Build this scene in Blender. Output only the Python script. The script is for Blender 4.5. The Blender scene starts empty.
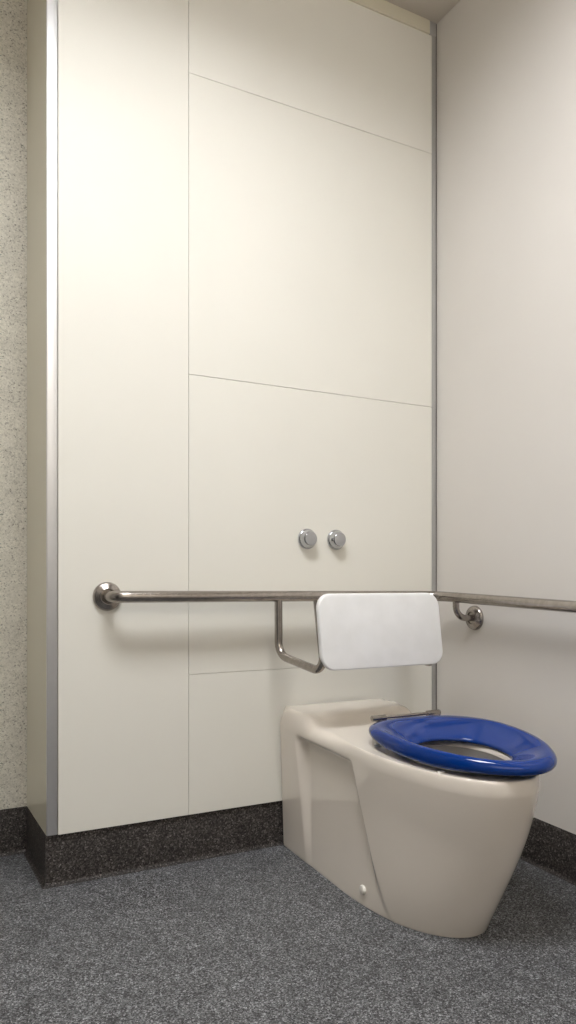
import bpy, bmesh, math
from mathutils import Vector, Matrix
PI = math.pi
S = bpy.context.scene
COL = S.collection

# ------------------------------------------------------------------ materials
def newmat(name):
    m = bpy.data.materials.new(name); m.use_nodes = True
    n = m.node_tree.nodes; l = m.node_tree.links
    return m, n, l, n['Principled BSDF']

def noise_tint(n, l, b, c1, c2, scale, detail=4, lo=.35, hi=.65):
    tc = n.new('ShaderNodeTexCoord'); t = n.new('ShaderNodeTexNoise'); r = n.new('ShaderNodeValToRGB')
    t.inputs['Scale'].default_value = scale; t.inputs['Detail'].default_value = detail
    r.color_ramp.elements[0].position = lo; r.color_ramp.elements[1].position = hi
    r.color_ramp.elements[0].color = (*c1, 1); r.color_ramp.elements[1].color = (*c2, 1)
    l.new(tc.outputs['Object'], t.inputs['Vector']); l.new(t.outputs['Fac'], r.inputs['Fac'])
    l.new(r.outputs['Color'], b.inputs['Base Color'])
    return tc, t

def smooth_mat(name, c1, c2, rough, scale=3, metallic=0, coat=0, spec=.5, bump=0, bscale=400, coat_rough=.03):
    m, n, l, b = newmat(name)
    tc, t = noise_tint(n, l, b, c1, c2, scale)
    b.inputs['Roughness'].default_value = rough; b.inputs['Metallic'].default_value = metallic
    b.inputs['Coat Weight'].default_value = coat; b.inputs['Coat Roughness'].default_value = coat_rough
    b.inputs['Specular IOR Level'].default_value = spec
    if bump:
        t2 = n.new('ShaderNodeTexNoise'); t2.inputs['Scale'].default_value = bscale
        bp = n.new('ShaderNodeBump'); bp.inputs['Strength'].default_value = bump; bp.inputs['Distance'].default_value = .001
        l.new(tc.outputs['Object'], t2.inputs['Vector']); l.new(t2.outputs['Fac'], bp.inputs['Height'])
        l.new(bp.outputs['Normal'], b.inputs['Normal'])
    return m

def speckle_mat(name, stops, scale, rough, bump=.15, mottle=.0, spec=.3, fine=1.0):
    """Voronoi chips whose random value picks a tone from the stops."""
    m, n, l, b = newmat(name)
    tc = n.new('ShaderNodeTexCoord'); v = n.new('ShaderNodeTexVoronoi'); v.inputs['Scale'].default_value = scale
    wn = n.new('ShaderNodeTexNoise'); wn.inputs['Scale'].default_value = scale * .9; wn.inputs['Detail'].default_value = 2
    mixv = n.new('ShaderNodeVectorMath'); mixv.operation = 'MULTIPLY_ADD'
    mixv.inputs[1].default_value = (.006, .006, .006)
    l.new(wn.outputs['Color'], mixv.inputs[0]); l.new(tc.outputs['Object'], mixv.inputs[2])
    l.new(tc.outputs['Object'], wn.inputs['Vector'])
    l.new(mixv.outputs['Vector'], v.inputs['Vector'])
    sep = n.new('ShaderNodeSeparateColor'); l.new(v.outputs['Color'], sep.inputs['Color'])
    r = n.new('ShaderNodeValToRGB'); e = r.color_ramp.elements
    while len(e) > 1: e.remove(e[-1])
    for i, (p, c) in enumerate(stops):
        q = e[0] if i == 0 else e.new(p)
        q.position = p; q.color = (*c, 1)
    l.new(sep.outputs['Red'], r.inputs['Fac'])
    out = r.outputs['Color']
    if mottle:
        t = n.new('ShaderNodeTexNoise'); t.inputs['Scale'].default_value = 16; t.inputs['Detail'].default_value = 7
        t.inputs['Roughness'].default_value = .7
        mr = n.new('ShaderNodeMapRange'); mr.inputs['From Min'].default_value = .3; mr.inputs['From Max'].default_value = .7
        mr.inputs['To Min'].default_value = 1 - mottle; mr.inputs['To Max'].default_value = 1 + mottle
        l.new(tc.outputs['Object'], t.inputs['Vector']); l.new(t.outputs['Fac'], mr.inputs['Value'])
        mul = n.new('ShaderNodeVectorMath'); mul.operation = 'SCALE'
        l.new(out, mul.inputs[0]); l.new(mr.outputs['Result'], mul.inputs['Scale'])
        out = mul.outputs['Vector']
    l.new(out, b.inputs['Base Color'])
    b.inputs['Roughness'].default_value = rough; b.inputs['Specular IOR Level'].default_value = spec
    if bump:
        bp = n.new('ShaderNodeBump'); bp.inputs['Strength'].default_value = bump; bp.inputs['Distance'].default_value = .0015
        l.new(v.outputs['Distance'], bp.inputs['Height']); l.new(bp.outputs['Normal'], b.inputs['Normal'])
    return m

def g(r, gg, b): return (r, gg, b)
M = {}
M['laminate'] = smooth_mat('cream_laminate', (.80, .78, .715), (.82, .80, .735), .55, 2.0, spec=.35)
M['laminate_side'] = smooth_mat('cream_laminate_side', (.80, .76, .62), (.82, .78, .64), .25, 2.0)
M['paint'] = smooth_mat('pale_wall_sheet', (.70, .665, .625), (.725, .69, .65), .42, 1.6, bump=.05, bscale=200)
M['ceiling'] = smooth_mat('ceiling_paint', (.60, .55, .49), (.63, .58, .52), .8, 2)
M['strip'] = smooth_mat('cream_strip', (.70, .66, .53), (.73, .69, .56), .45, 3)
M['alu'] = smooth_mat('anodised_aluminium', (.72, .715, .72), (.76, .755, .76), .5, 5, metallic=1)
M['alu_dark'] = smooth_mat('dull_aluminium', (.46, .455, .45), (.50, .495, .49), .5, 5, metallic=.5)
M['gasket'] = smooth_mat('dark_sealant', (.06, .05, .05), (.09, .08, .08), .6, 30)
M['steel'] = smooth_mat('brushed_steel', (.34, .31, .285), (.41, .375, .345), .24, 60, metallic=1, bump=.06, bscale=900)
M['chrome'] = smooth_mat('chrome', (.46, .47, .49), (.50, .51, .53), .07, 8, metallic=1)
M['ceramic'] = smooth_mat('vitreous_china', (.785, .715, .635), (.805, .735, .655), .08, 2, coat=.6, spec=.5)
M['bowl_shade'] = smooth_mat('shaded_bowl_china', (.34, .32, .30), (.38, .36, .34), .2, 4)  # the same china painted darker for the shade inside the bowl
M['seat'] = smooth_mat('blue_plastic', (.0004, .030, .20), (.0006, .034, .22), .08, 4, coat=0, spec=.42)
M['white_plastic'] = smooth_mat('white_plastic', (.80, .80, .80), (.84, .84, .845), .38, 14)
M['cap'] = smooth_mat('cap_plastic', (.80, .77, .70), (.84, .80, .74), .3, 20)
M['substrate'] = smooth_mat('joint_substrate', (.56, .52, .43), (.60, .56, .47), .7, 8)
M['floor'] = speckle_mat('grey_speckled_vinyl',
    [(0, (.010, .010, .011)), (.22, (.036, .0365, .039)), (.45, (.082, .083, .088)), (.70, (.138, .141, .148)), (.9, (.25, .255, .266)), (.98, (.37, .377, .39)), (1, (.44, .448, .465))], 345, .5, .2, .28)
M['skirting'] = speckle_mat('black_speckled_vinyl',
    [(0, (.010, .009, .0088)), (.3, (.026, .0225, .0213)), (.6, (.046, .040, .0375)), (.85, (.078, .068, .064)), (.97, (.13, .116, .11)), (1, (.2, .18, .17))], 270, .55, .1, .2)
M['terrazzo'] = speckle_mat('speckled_wall_sheet',
    [(0, (.24, .23, .20)), (.06, (.45, .425, .365)), (.3, (.61, .58, .505)), (.8, (.66, .63, .55)), (1, (.73, .70, .62))], 260, .5, .08, .1)
mm, n_, l_, b_ = newmat('light_diffuser')
b_.inputs['Base Color'].default_value = (.9, .9, .9, 1)
b_.inputs['Emission Color'].default_value = (.97, .985, 1, 1); b_.inputs['Emission Strength'].default_value = 30
M['diffuser'] = mm

mm, n_, l_, b_ = newmat('frosted_fill_glow')  # warm emission of the added fill window
b_.inputs['Base Color'].default_value = (.8, .82, .85, 1); b_.inputs['Roughness'].default_value = .6
b_.inputs['Emission Color'].default_value = (1, .895, .735, 1); b_.inputs['Emission Strength'].default_value = 1.9
M['warm_fill'] = mm
M['added_door'] = smooth_mat('added_charcoal_door', (.02, .022, .028), (.026, .028, .034), .4, 3)  # dark tone of the added door, there for reflections
M['grey_wall'] = smooth_mat('mid_grey_wall_paint', (.48, .47, .45), (.52, .51, .49), .6, 3)
M['housing'] = smooth_mat('grey_light_housing', (.25, .25, .25), (.28, .28, .28), .6, 6)

# ------------------------------------------------------------------ helpers
def link(name, me, mat, parent=None, smooth=None, kind=None):
    o = bpy.data.objects.new(name, me); COL.objects.link(o)
    if mat: me.materials.append(mat)
    if parent: o.parent = parent
    if smooth is not None:
        for p in me.polygons: p.use_smooth = True
        if smooth < 3: me.set_sharp_from_angle(angle=smooth)
    if kind: o['kind'] = kind
    return o

def from_bm(name, bm, mat, parent=None, smooth=None, kind=None):
    bmesh.ops.recalc_face_normals(bm, faces=bm.faces[:])
    me = bpy.data.meshes.new(name); bm.to_mesh(me); bm.free()
    return link(name, me, mat, parent, smooth, kind)

def box(bm, x0, x1, y0, y1, z0, z1, bev=0, seg=2):
    t = bmesh.new(); bmesh.ops.create_cube(t, size=1)
    for v in t.verts:
        v.co = Vector(((x0 + x1) / 2 + v.co.x * (x1 - x0), (y0 + y1) / 2 + v.co.y * (y1 - y0), (z0 + z1) / 2 + v.co.z * (z1 - z0)))
    if bev: bmesh.ops.bevel(t, geom=t.edges[:], offset=bev, segments=seg, affect='EDGES', profile=.5)
    me = bpy.data.meshes.new('t'); t.to_mesh(me); t.free(); bm.from_mesh(me); bpy.data.meshes.remove(me)

def boxobj(name, dims, mat, parent=None, bev=0, kind=None):
    bm = bmesh.new(); box(bm, *dims, bev=bev)
    return from_bm(name, bm, mat, parent, None, kind)

def prism(name, poly, axis, lo, hi, mat, parent=None, kind=None, smooth=None):
    """extrude a 2-D polygon along axis x or y;  poly holds the other two coordinates."""
    bm = bmesh.new()
    def P(u, w, t): return (t, u, w) if axis == 'x' else (u, t, w)
    a = [bm.verts.new(P(u, w, lo(u) if callable(lo) else lo)) for u, w in poly]
    b = [bm.verts.new(P(u, w, hi(u) if callable(hi) else hi)) for u, w in poly]
    bm.faces.new(a); bm.faces.new(b[::-1])
    for i in range(len(a)):
        j = (i + 1) % len(a); bm.faces.new((a[i], a[j], b[j], b[i]))
    return from_bm(name, bm, mat, parent, smooth, kind)

def fillet_path(pts, rads, seg=10):
    out = [Vector(pts[0])]
    for i in range(1, len(pts) - 1):
        p, a, b = Vector(pts[i]), Vector(pts[i - 1]), Vector(pts[i + 1])
        u = (a - p).normalized(); w = (b - p).normalized(); r = rads[i - 1]
        ang = u.angle(w); d = r / math.tan(ang / 2)
        c = p + (u + w).normalized() * (r / math.sin(ang / 2))
        s, e = p + u * d - c, p + w * d - c
        tot = s.angle(e)
        for k in range(seg + 1):
            t = k / seg
            out.append(c + (s * math.sin((1 - t) * tot) + e * math.sin(t * tot)) / math.sin(tot))
    out.append(Vector(pts[-1]))
    return out

def tube(bm, path, r, n=20, cap=True):
    path = [Vector(p) for p in path]
    T = []
    for i in range(len(path)):
        a = path[max(0, i - 1)]; b = path[min(len(path) - 1, i + 1)]
        T.append((b - a).normalized())
    ref = Vector((0, 0, 1)) if abs(T[0].z) < .9 else Vector((1, 0, 0))
    N = (ref - T[0] * ref.dot(T[0])).normalized()
    rings = []
    for i, p in enumerate(path):
        N = (N - T[i] * N.dot(T[i])).normalized(); B = T[i].cross(N)
        rr = r(i) if callable(r) else r
        rings.append([bm.verts.new(p + (N * math.cos(2 * PI * k / n) + B * math.sin(2 * PI * k / n)) * rr) for k in range(n)])
    for a, b in zip(rings, rings[1:]):
        for k in range(n):
            bm.faces.new((a[k], a[(k + 1) % n], b[(k + 1) % n], b[k]))
    if cap: bm.faces.new(rings[0][::-1]); bm.faces.new(rings[-1])

def lathe(bm, prof, origin, axis, n=40):
    """prof = (radius, distance along axis)"""
    ax = Vector(axis).normalized()
    ref = Vector((0, 0, 1)) if abs(ax.z) < .9 else Vector((1, 0, 0))
    U = (ref - ax * ref.dot(ax)).normalized(); W = ax.cross(U); o = Vector(origin)
    rings = []
    for r, d in prof:
        if r < 1e-6: rings.append([bm.verts.new(o + ax * d)])
        else: rings.append([bm.verts.new(o + ax * d + (U * math.cos(2 * PI * k / n) + W * math.sin(2 * PI * k / n)) * r) for k in range(n)])
    for a, b in zip(rings, rings[1:]):
        for k in range(n):
            k2 = (k + 1) % n
            if len(a) == 1 and len(b) == 1: continue
            if len(a) == 1: bm.faces.new((a[0], b[k2], b[k]))
            elif len(b) == 1: bm.faces.new((a[k], a[k2], b[0]))
            else: bm.faces.new((a[k], a[k2], b[k2], b[k]))
    if len(rings[0]) > 1: bm.faces.new(rings[0][::-1])
    if len(rings[-1]) > 1: bm.faces.new(rings[-1])

def local(o, root):
    """mesh built in world space -> keep it there under a root that sits at its own base."""
    o.data.transform(Matrix.Translation(-Vector(root.location)))
    return o

def empty(name, loc, label, cat, group=None):
    o = bpy.data.objects.new(name, None); COL.objects.link(o); o.location = loc
    o.empty_display_size = .1
    o['label'] = label; o['category'] = cat
    if group: o['group'] = group
    return o

def part(name, bm, mat, root, smooth=.7, label=None):
    o = from_bm(name, bm, mat, root, smooth)
    r = root
    while r.parent: r = r.parent
    o.data.transform(Matrix.Translation(-Vector(r.location)))
    if label: o['label'] = label
    return o

# ------------------------------------------------------------------ the room
SL = .04                     # fall of the wet-room floor away from the duct wall
XL, XC, YR, ZC = -3.0, -1.447, .345, 3.032
YF = -3.1
SK = .150                    # skirting height
def fz(y): return SL * y if y < 0 else 0.0

bm = bmesh.new()
def quadsheet(pts, th):
    top = [bm.verts.new(p) for p in pts]; bot = [bm.verts.new((p[0], p[1], p[2] - th)) for p in pts]
    bm.faces.new(top); bm.faces.new(bot[::-1])
    for i in range(4):
        j = (i + 1) % 4; bm.faces.new((top[i], bot[i], bot[j], top[j]))
quadsheet([(XL - .1, 0, 0), (XL - .1, YF - .1, fz(YF - .1)), (.1, YF - .1, fz(YF - .1)), (.1, 0, 0)], .1)
quadsheet([(XL - .1, YR + .1, 0), (XL - .1, 0, 0), (.1, 0, 0), (.1, YR + .1, 0)], .1)
bmesh.ops.remove_doubles(bm, verts=bm.verts[:], dist=1e-5)
from_bm('floor', bm, M['floor'], kind='structure')
LX, LY, LW, LD, LH = -1.42, -1.22, 1.2, .6, .175
bm = bmesh.new()
box(bm, XL - .1, LX - LW / 2, YF - .1, YR + .1, ZC, ZC + .1)
box(bm, LX + LW / 2, .1, YF - .1, YR + .1, ZC, ZC + .1)
box(bm, LX - LW / 2, LX + LW / 2, YF - .1, LY - LD / 2, ZC, ZC + .1)
box(bm, LX - LW / 2, LX + LW / 2, LY + LD / 2, YR + .1, ZC, ZC + .1)
from_bm('ceiling', bm, M['ceiling'], kind='structure')
boxobj('wall_right', (0, .1, YF - .1, YR + .1, -.13, ZC), M['paint'], kind='structure')
boxobj('wall_recess', (XL, XC, YR, YR + .1, 0, ZC), M['terrazzo'], kind='structure')
boxobj('wall_left', (XL - .1, XL, YF - .1, YR + .1, -.13, ZC), M['grey_wall'], kind='structure')
boxobj('wall_front', (XL, 0, YF - .1, YF, -.13, ZC), M['paint'], kind='structure')

# unseen dark door added on the left wall to darken the chrome reflections
d1 = boxobj('added_door_1', (XL, XL + .03, -1.75, -.75, -.06, 2.02), M['added_door'], kind='structure')
bm = bmesh.new()
for y in (-1.80, -.75): box(bm, XL, XL + .045, y, y + .05, -.06, 2.07)
box(bm, XL, XL + .045, -1.75, -.75, 2.02, 2.07)
from_bm('added_door_frame', bm, M['alu_dark'], d1)
bm = bmesh.new(); tube(bm, fillet_path([(XL + .03, -1.66, .98), (XL + .08, -1.66, .98), (XL + .08, -1.52, .98)], [.015], 6), .009, 14)
from_bm('added_door_handle', bm, M['steel'], d1, 1.0)

# glowing window added unseen behind the camera as soft fill light
WX0, WX1, WZ0, WZ1 = -2.85, -.35, 1.5, 2.85
wn_ = boxobj('fill_window_1', (WX0, WX1, YF, YF + .012, WZ0, WZ1), M['warm_fill'], kind='structure')
bm = bmesh.new()
for x in (WX0 - .05, (WX0 + WX1) / 2 - .025, WX1): box(bm, x, x + .05, YF, YF + .05, WZ0 - .05, WZ1 + .05)
for z in (WZ0 - .05, WZ1): box(bm, WX0, WX1, YF, YF + .05, z, z + .05)
from_bm('fill_window_frame', bm, M['white_plastic'], wn_)

# duct wall: carcass with its laminate panels as parts
PT = .012                                                      # panel thickness
wb = boxobj('wall_back', (XC + .004, 0, PT, YR + .1, 0, ZC), M['substrate'], kind='structure')
XA, XS, XE = -1.415, -1.007, -.0225                            # panel left edge, vertical joint, right edge
GP = .0006
zt = 2.981
def panel(x0, x1, z0, z1, lab):
    o = boxobj('wall_panel', (x0, x1, 0, PT - .001, z0, z1), M['laminate'], wb, bev=.0012)
    o['label'] = lab
panel(XA, XS - GP, SK, zt, 'tall narrow cream panel at the left')
panel(XS + GP, XE, 2.53 + GP, zt, 'cream panel below the ceiling')
panel(XS + GP, XE, 1.563 + GP, 2.53 - GP, 'blank cream panel above the flush buttons')
panel(XS + GP, XE, .6 + GP, 1.563 - GP, 'cream panel carrying the flush buttons')
panel(XS + GP, XE, SK, .6 - GP, 'cream panel behind the toilet')
boxobj('side_panel', (XC, XC + .003, .012, YR, SK, ZC), M['laminate_side'], wb)

# aluminium corner trims
bm = bmesh.new()
box(bm, XC, XA - .0025, -.0015, PT - .001, SK + .002, ZC, bev=.0012)
box(bm, XC - .0005, XC + .002, 0, .012, SK + .002, ZC)
o = from_bm('trim_1', bm, M['alu'], smooth=.6, kind='structure')
bm = bmesh.new()
box(bm, XE + .001, -.0045, -.002, PT - .001, .05, zt, bev=.001)
box(bm, -.036, -.004, -.003, PT - .001, zt, ZC, bev=.001)
from_bm('trim_2', bm, M['alu_dark'], smooth=.6, kind='structure')
bm = bmesh.new(); box(bm, -.0045, 0, -.001, PT - .001, .05, ZC)
from_bm('trim_3', bm, M['gasket'], kind='structure')
boxobj('trim_4', (XC, -.036, -.006, PT - .001, zt, ZC), M['strip'], bev=.0015, kind='structure')

# skirtings with a cove at the foot
def cove(h, th=.003, r=.012, seg=6):
    p = [(0, 0), (0, h), (-th * .5, h), (-th, h - .003)]
    for k in range(seg + 1):
        a = PI / 2 * k / seg
        p.append((-th - r + r * math.cos(a), .0006 + r - r * math.sin(a)))
    p.append((-th - r, 0))
    return p
def skirting(name, a, b, out, flip_a=0, flip_b=0, h=SK):
    """run from a to b along a wall; out = direction into the room; flip_* = mitre (+1 outer corner, -1 inner corner)"""
    a, b, out = Vector(a), Vector(b), Vector(out); d = (b - a).normalized()
    bm = bmesh.new(); pr = cove(h); A = []; B = []
    for u, w in pr:
        off = -u
        pa = a + out * off - d * off * flip_a; pb = b + out * off + d * off * flip_b
        A.append(bm.verts.new((pa.x, pa.y, fz(pa.y) + w))); B.append(bm.verts.new((pb.x, pb.y, fz(pb.y) + w)))
    bm.faces.new(A); bm.faces.new(B[::-1])
    for i in range(len(A)):
        j = (i + 1) % len(A); bm.faces.new((A[i], A[j], B[j], B[i]))
    return from_bm(name, bm, M['skirting'], smooth=.6, kind='structure')
skirting('baseboard_back', (XC, PT - .001, 0), (0, PT - .001, 0), (0, -1, 0), 1, -1)
skirting('baseboard_recess', (XL, YR, 0), (XC, YR, 0), (0, -1, 0), -1, -1)
skirting('baseboard_side', (XC + .001, YR, 0), (XC + .001, PT - .001, 0), (-1, 0, 0), -1, 1)
skirting('baseboard_right', (0, PT - .001, 0), (0, YF, 0), (-1, 0, 0), -1, -1)

# ------------------------------------------------------------------ ceiling light
cl = empty('ceiling_light', (LX, LY, ZC), 'long light panel recessed into the ceiling', 'ceiling light')
bm = bmesh.new()
x0, x1, y0, y1 = LX - LW / 2, LX + LW / 2, LY - LD / 2, LY + LD / 2
for a in ((x0 - .02, x0 + .004, y0 - .02, y1 + .02), (x1 - .004, x1 + .02, y0 - .02, y1 + .02), (x0 + .004, x1 - .004, y0 - .02, y0 + .004), (x0 + .004, x1 - .004, y1 - .004, y1 + .02)):
    box(bm, *a, ZC - .008, ZC - .0005)
part('frame', bm, M['white_plastic'], cl, None)
bm = bmesh.new()
for a in ((x0, x0 + .004, y0, y1), (x1 - .004, x1, y0, y1), (x0 + .004, x1 - .004, y0, y0 + .004), (x0 + .004, x1 - .004, y1 - .004, y1)):
    box(bm, *a, ZC - .0005, ZC + LH + .02)
box(bm, x0, x1, y0, y1, ZC + LH + .02, ZC + LH + .03)
part('housing', bm, M['housing'], cl, None)
bm = bmesh.new(); box(bm, x0 + .004, x1 - .004, y0 + .004, y1 - .004, ZC + LH, ZC + LH + .012)
part('diffuser', bm, M['diffuser'], cl, None)

# ------------------------------------------------------------------ grab rail
RR, RO = .0178, .08
zl, zc_, zr = .853, .846, .813                                   # rail heights: left end, corner, right end
YE = -1.05
gr = empty('grab_rail', (-1.27, 0, .851), 'brushed steel grab rail around the corner, carrying a white backrest pad', 'grab rail')
bm = bmesh.new()
path = fillet_path([(-1.27, -.004, zl), (-1.27, -RO, zl), (-RO, -RO, zc_), (-RO, YE, zr), (-.004, YE, zr)], [.045, .075, .045], 12)
tube(bm, path, RR, 24)
part('rail', bm, M['steel'], gr, 1.0)
def flange(origin, axis, parent, r=.044):
    bm = bmesh.new()
    lathe(bm, [(r, 0), (r, .003), (r * .97, .008), (r * .86, .0125), (r * .62, .0155), (r * .55, .0185), (r * .50, .0185), (r * .46, .014), (r * .36, .0135)], origin, axis, 44)
    return part('wall_flange', bm, M['steel'], parent, .6)
flange((-1.27, 0, zl), (0, -1, 0), gr)
flange((0, -.214, .768), (-1, 0, 0), gr)
flange((0, YE, zr), (-1, 0, 0), gr)
bm = bmesh.new()
ya = -.205
tube(bm, fillet_path([(-RO, ya, zc_ - .012), (-RO, ya, .768), (-.006, ya - .008, .768)], [.042], 12), .0115, 18)
part('support_arm', bm, M['steel'], gr, 1.0)

# ------------------------------------------------------------------ backrest
def rail_z(x): return zl + (zc_ - zl) * (x + 1.27) / (1.27 - RO)
PW0, PW1, PZ0, PZ1, PYT, PYB = -.700, -.232, .626, .861, -.295, -.327
for x, xo in ((-.724, -.686), (-.226, -.262)):
    bm = bmesh.new()
    pts = [(x, -RO, rail_z(x) - .010), (x, -RO - .002, .657), (xo, -.312, .619), (xo, -.268, .840)]
    tube(bm, fillet_path(pts, [.052, .036], 12), .0132, 18)
    part('bracket_tube', bm, M['steel'], gr, 1.0)
# pad: rounded rectangle plate with softened edges
bm = bmesh.new()
def rrect(w, h, r, k=8):
    p = []
    for cx, cy, a0 in ((w - r, h - r, 0), (-w + r, h - r, PI / 2), (-w + r, -h + r, PI), (w - r, -h + r, 1.5 * PI)):
        for i in range(k + 1):
            a = a0 + PI / 2 * i / k; p.append((cx + r * math.cos(a), cy + r * math.sin(a)))
    return p
hw, hh = (PW1 - PW0) / 2, (PZ1 - PZ0) / 2
prof = [(.010, 0.0), (.004, .0012), (.001, .004), (0, .008), (0, .015), (.001, .019), (.004, .0225), (.012, .024)]   # (inset, depth)
tilt = math.atan2(PYT - PYB, PZ1 - PZ0)
def pad_pt(u, w, d):
    y = PYB + (PYT - PYB) * (w + hh) / (2 * hh) + (d)
    return ((PW0 + PW1) / 2 + u, y, (PZ0 + PZ1) / 2 + w)
rings = [[bm.verts.new(pad_pt(u, w, d)) for u, w in rrect(hw - i, hh - i, .046 - i)] for i, d in prof]
for a, b in zip(rings, rings[1:]):
    for k in range(len(a)):
        k2 = (k + 1) % len(a); bm.faces.new((a[k], a[k2], b[k2], b[k]))
bm.faces.new(rings[0][::-1]); bm.faces.new(rings[-1])
part('backrest_pad', bm, M['white_plastic'], gr, .5, 'white rounded backrest pad')

# ------------------------------------------------------------------ flush buttons
def flush_button(x, z, lab):
    t = empty('flush_button', (x, 0, z), lab, 'flush button', 'chrome flush buttons on the back panel')
    bm = bmesh.new()
    lathe(bm, [(.0345, -.003), (.0358, .003), (.0355, .007), (.034, .0095), (.0325, .0105)], (x, 0, z), (0, -1, 0), 48)
    part('collar', bm, M['chrome'], t, .5)
    bm = bmesh.new()
    lathe(bm, [(.0318, .0095), (.0315, .013), (.0295, .0195), (.0265, .0265), (.0245, .030), (.0228, .0315), (.012, .0322), (0, .0324)], (x, 0, z), (0, -1, 0), 48)
    part('push_cap', bm, M['chrome'], t, .5)
flush_button(-.572, 1.046, 'left chrome flush button on the cream wall panel')
flush_button(-.454, 1.046, 'right chrome flush button on the cream wall panel, nearer the corner')

# ------------------------------------------------------------------ toilet
TX = -.462
TROT = -1.5                  # the pan stands very slightly askew to the wall
tl = empty('toilet', (TX, 0, 0), 'white ceramic toilet with open blue seat standing against the panelled wall', 'toilet')
def sm(a, b, t):
    t = min(1, max(0, (t - a) / (b - a))); return t * t * (3 - 2 * t)
def lerp(a, b, t): return a + (b - a) * t
RIM, LEDGE = .445, .473
NB = 24
def dims(z):
    t = z / RIM
    q = 1 - (1 - t) ** 1.4
    return lerp(.206, .212, t), lerp(-.36, -.50, t), lerp(-.775, -.932, q), lerp(1.95, 2.15, t)
def foot_turn(z): return -.022 * (1 - sm(0, .30, z))
def half(y, z):
    a, ys, yf, n = dims(z)
    if y >= ys: return a
    return a * max(0, 1 - ((ys - y) / (ys - yf)) ** n) ** (1 / n)
def yl(z): return lerp(-.185, -.130, z / .41)
def yr(z): return lerp(-.612, -.450, min(1, z / .41) ** .9)
YB = -.0125
def contour(z):
    """outline of the pan at height z from back left round the front to back right; (x, y, tag)"""
    a, ys, yf, n = dims(z)
    l, r = yl(z), yr(z)
    kn = []
    def run(y0, y1, k):
        for i in range(k): kn.append(lerp(y0, y1, i / k))
    run(YB, l + .016, 10); run(l + .016, l - .034, 14); run(l - .034, r + .018, 40); run(r + .018, r - .018, 12)
    y0 = r - .018
    left = [(-half(y, z), y, 'L') for y in kn]
    # the rest of the way to the tip, evenly along straight side and nose
    ls = max(0, y0 - ys)
    s0 = math.asin(((ys - y0) / (ys - yf)) ** (n / 2)) if y0 < ys else 0
    la = .42 * (1 - s0 / (PI / 2))
    NF = 72
    for i in range(NF):
        u = i / NF * (ls + la)
        if u < ls: left.append((-a, y0 - u, 'L'))
        else:
            ph = s0 + (u - ls) / la * (PI / 2 - s0)
            left.append((-a * math.cos(ph) ** (2 / n), ys + (yf - ys) * math.sin(ph) ** (2 / n), 'F'))
    pts = left + [(0, yf, 'F')] + [(-x, y, 'R' if t == 'L' else t) for x, y, t in left[::-1]]
    fl = lerp(-.012, .030, z / RIM)               # the back end widens towards the top
    pts = [(x * (1 + fl * sm(-.40, -.05, y)), y, t) for x, y, t in pts]
    ar = half(YB, z) * (1 + fl)
    ft = foot_turn(z)
    pts = [(x + ft * sm(-.35, -.75, y), y, t) for x, y, t in pts]
    for k in range(1, NB):
        pts.append((lerp(ar, -ar, k / NB), YB, 'B'))
    return pts

def recess(y, z):
    """how deep the side panel is set in at (y, z)"""
    l, r = yl(z), yr(z)
    d = sm(l + .014, l - .030, y) * (1 - sm(r + .016, r - .016, y)) * (1 - sm(.380, .407, z))
    return d * (.003 + .030 * min(1, z / .36))

bm = bmesh.new()
zs = [0, .002, .006] + [.012 + (.409 - .012) * k / 84 for k in range(85)]
rings = []
for z in zs:
    ring = []
    for x, y, tag in contour(z):
        if tag != 'B':
            d = recess(y, z)
            if d: x -= math.copysign(d, x)
        # small undercut at the very foot
        if z < .006 and tag != 'B':
            sc = 1 - .004 * (1 - z / .006)
            x *= sc
        ring.append(bm.verts.new((TX + x, y, z + SL * y)))
    rings.append(ring)
def stitch(a, b):
    n = len(a)
    for k in range(n):
        k2 = (k + 1) % n
        bm.faces.new((a[k], a[k2], b[k2], b[k]))
for a, b in zip(rings, rings[1:]): stitch(a, b)
bm.faces.new(rings[0][::-1])
# top: rings running in from the outer edge to the bowl opening
oc = contour(.409)
hx, hy, ha, hb = 0, -.665, .136, .166
inner = []
for x, y, tag in oc:
    a = math.atan2((y - hy) / hb, (x - hx) / ha)
    inner.append((hx + ha * math.cos(a), hy + hb * math.sin(a)))
seg_pts = [(x, y) for x, y, t in oc if t != 'B']
def edge_dist(x, y):
    best = 9
    for (ax, ay), (bx, by) in zip(seg_pts[::2], seg_pts[2::2]):
        dx, dy = bx - ax, by - ay; L2 = dx * dx + dy * dy
        t = max(0, min(1, ((x - ax) * dx + (y - ay) * dy) / L2)) if L2 else 0
        d = (x - ax - t * dx) ** 2 + (y - ay - t * dy) ** 2
        if d < best: best = d
    return math.sqrt(best)
def deck(x, y):
    bulge = .03 * (x / .21) ** 2
    return RIM + (LEDGE - RIM) * sm(-.235 + bulge * .3, -.170 + bulge * .3, y)
ts = [.004, .010, .018, .028, .042, .06, .085, .115, .15, .19, .24, .3, .37, .45, .53, .61, .69, .77, .85, .92, .97, 1.0]
prev = rings[-1]
ER = .034
for t in ts:
    ring = []
    for (x, y, tag), (ix, iy) in zip(oc, inner):
        px, py = lerp(x, ix, t), lerp(y, iy, t)
        d = edge_dist(px, py)
        dz = deck(px, py)
        hgt = dz - .409
        er = lerp(lerp(.007, ER, sm(-.50, -.25, py)), .017, sm(-.20, -.06, py))
        e = min(1, d / er); f = math.sqrt(max(0, 1 - (1 - e) ** 2))
        zz = .409 + hgt * f
        if t > .93: zz -= .012 * ((t - .93) / .07) ** 2
        ring.append(bm.verts.new((TX + px, py, zz + SL * py)))
    stitch(prev, ring); prev = ring
pan = part('pan', bm, M['ceramic'], tl, .75)
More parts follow.
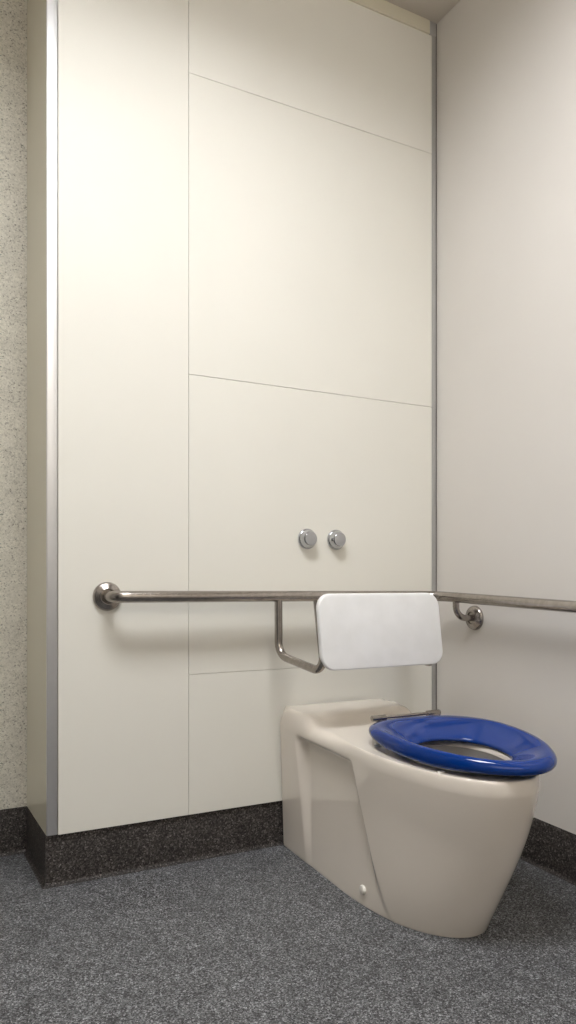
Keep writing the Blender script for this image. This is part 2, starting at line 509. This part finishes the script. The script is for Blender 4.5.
# bowl inside
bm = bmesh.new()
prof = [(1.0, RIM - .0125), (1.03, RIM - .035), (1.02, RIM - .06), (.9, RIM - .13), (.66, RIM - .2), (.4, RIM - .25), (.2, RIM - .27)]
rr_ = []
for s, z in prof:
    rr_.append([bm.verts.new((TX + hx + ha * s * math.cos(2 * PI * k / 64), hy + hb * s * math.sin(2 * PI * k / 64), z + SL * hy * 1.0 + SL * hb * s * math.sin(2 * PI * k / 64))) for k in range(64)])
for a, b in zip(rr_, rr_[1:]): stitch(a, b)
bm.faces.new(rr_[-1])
bowl = part('bowl', bm, M['bowl_shade'], tl, 1.0)

# seat ring
SX = -.431
def seat_outer(p):
    c, s = math.cos(p), math.sin(p)
    a = .213; ym, Lb, Lf = -.625, .232, .328
    if c >= 0: n = 3.1; y = ym + Lb * c ** (2 / n)
    else: n = 1.9; y = ym - Lf * (-c) ** (2 / n)
    x = a * math.copysign(abs(s) ** (2 / n), s)
    if c > 0: x *= 1 - .08 * c ** 2
    return x, y
def seat_inner(p):
    c, s = math.cos(p), math.sin(p)
    return -.020 + .124 * math.copysign(abs(s) ** .95, s), -.672 + (.118 if c > 0 else .150) * math.copysign(abs(c) ** .95, c)
sec = [(0, .4385), (.05, .4440), (.14, .4500), (.28, .4585), (.42, .4670), (.55, .4750), (.66, .4808), (.76, .4838), (.85, .4835), (.92, .4790),
       (.975, .4710), (1.0, .4620), (.995, .4530), (.965, .4460), (.91, .4420), (.80, .4390), (.55, .4340), (.30, .4295), (.10, .4290), (.02, .4320)]
SEAT_DZ = .0095
def seat_pt(ix, iy, ox, oy, r, z):
    x, y = lerp(ix, ox, r), lerp(iy, oy, r)
    k = sm(-.62, -.40, y)                       # thinner towards the hinge
    f = sm(-.74, -.94, y)
    zz = .458 + (z - .458) * (1 - .45 * k - .22 * f) + .003 * k + .003 * f
    return (SX + x, y, zz + (SL + .022) * (y + .38) + SEAT_DZ)
bm = bmesh.new(); NP = 120; ringv = []
for k in range(NP):
    p = 2 * PI * k / NP
    ox, oy = seat_outer(p); ix, iy = seat_inner(p)
    ringv.append([bm.verts.new(seat_pt(ix, iy, ox, oy, r, z)) for r, z in sec])
for k in range(NP):
    stitch(ringv[k], ringv[(k + 1) % NP])
seat = part('seat', bm, M['seat'], tl, 3.2, 'blue plastic seat ring without a lid')
# seat buffers
for p in (2.12, 2 * PI - 2.12, 1.0, 2 * PI - 1.0):
    ox, oy = seat_outer(p); ix, iy = seat_inner(p)
    x, y = lerp(ix, ox, .80), lerp(iy, oy, .80)
    bm = bmesh.new(); box(bm, SX + x - .009, SX + x + .009, y - .006, y + .006, RIM + SL * y - .004, .4405 + SL * (y + .38) - .0075, bev=.002)
    part('buffer', bm, M['cap'], seat, .6)
# hinge
HX, HY, HZ = -.425, -.386, .4815
hg = bmesh.new()
tube(hg, [(HX - .125, HY, HZ), (HX + .125, HY, HZ)], .0052, 16)
hinge = part('hinge', hg, M['steel'], tl, 1.0)
for s in (-1, 1):
    bm = bmesh.new()
    x0, x1 = (HX - .128, HX - .078) if s < 0 else (HX + .078, HX + .128)
    lathe(bm, [(.006, 0), (.0092, .0015), (.0092, .042), (.0085, .044), (.0085, .046), (.0095, .047), (.0095, .0495), (.006, .05)], (x0, HY, HZ), (1, 0, 0), 22)
    part('hinge_sleeve', bm, M['steel'], hinge, .6)
    bm = bmesh.new()
    lathe(bm, [(.011, RIM + SL * HY - .004), (.011, RIM + SL * HY + .006), (.0065, RIM + SL * HY + .009), (.0065, HZ)], ((x0 + x1) / 2, HY, 0), (0, 0, 1), 20)
    part('hinge_post', bm, M['steel'], hinge, .6)
# floor bolt cover
for s in (-1, 1):
    bm = bmesh.new()
    yy = -.505; zz = .045
    xx = -half(yy, zz) + recess(yy, zz)
    fx = foot_turn(zz) * sm(-.35, -.75, yy)
    lathe(bm, [(.0135, -.004), (.0135, .004), (.012, .0065), (.008, .0078), (0, .0082)], (TX + fx - s * xx, yy, zz + SL * yy), (s, 0, 0), 28)
    part('bolt_cover', bm, M['cap'], tl, .7)

tl.rotation_euler.z = math.radians(TROT)

# ------------------------------------------------------------------ world, camera, view
w = bpy.data.worlds.new('World'); S.world = w; w.use_nodes = True
w.node_tree.nodes['Background'].inputs['Color'].default_value = (.9, .95, 1, 1)
w.node_tree.nodes['Background'].inputs['Strength'].default_value = .05

cam = bpy.data.cameras.new('Camera'); co = bpy.data.objects.new('Camera', cam); COL.objects.link(co)
co.location = (-1.87856, -2.29971, .9)
co.rotation_euler = (PI / 2, 0, -math.radians(28.2009))
cam.sensor_width = 36; cam.sensor_fit = 'AUTO'; cam.lens = 760.889 / 1024 * 36
cam.shift_y = 69 / 1024; cam.clip_start = .02
S.camera = co
S.view_settings.view_transform = 'Standard'; S.view_settings.look = 'None'
S.view_settings.gamma = 1; S.view_settings.use_curve_mapping = False
S.view_settings.exposure = 0.0
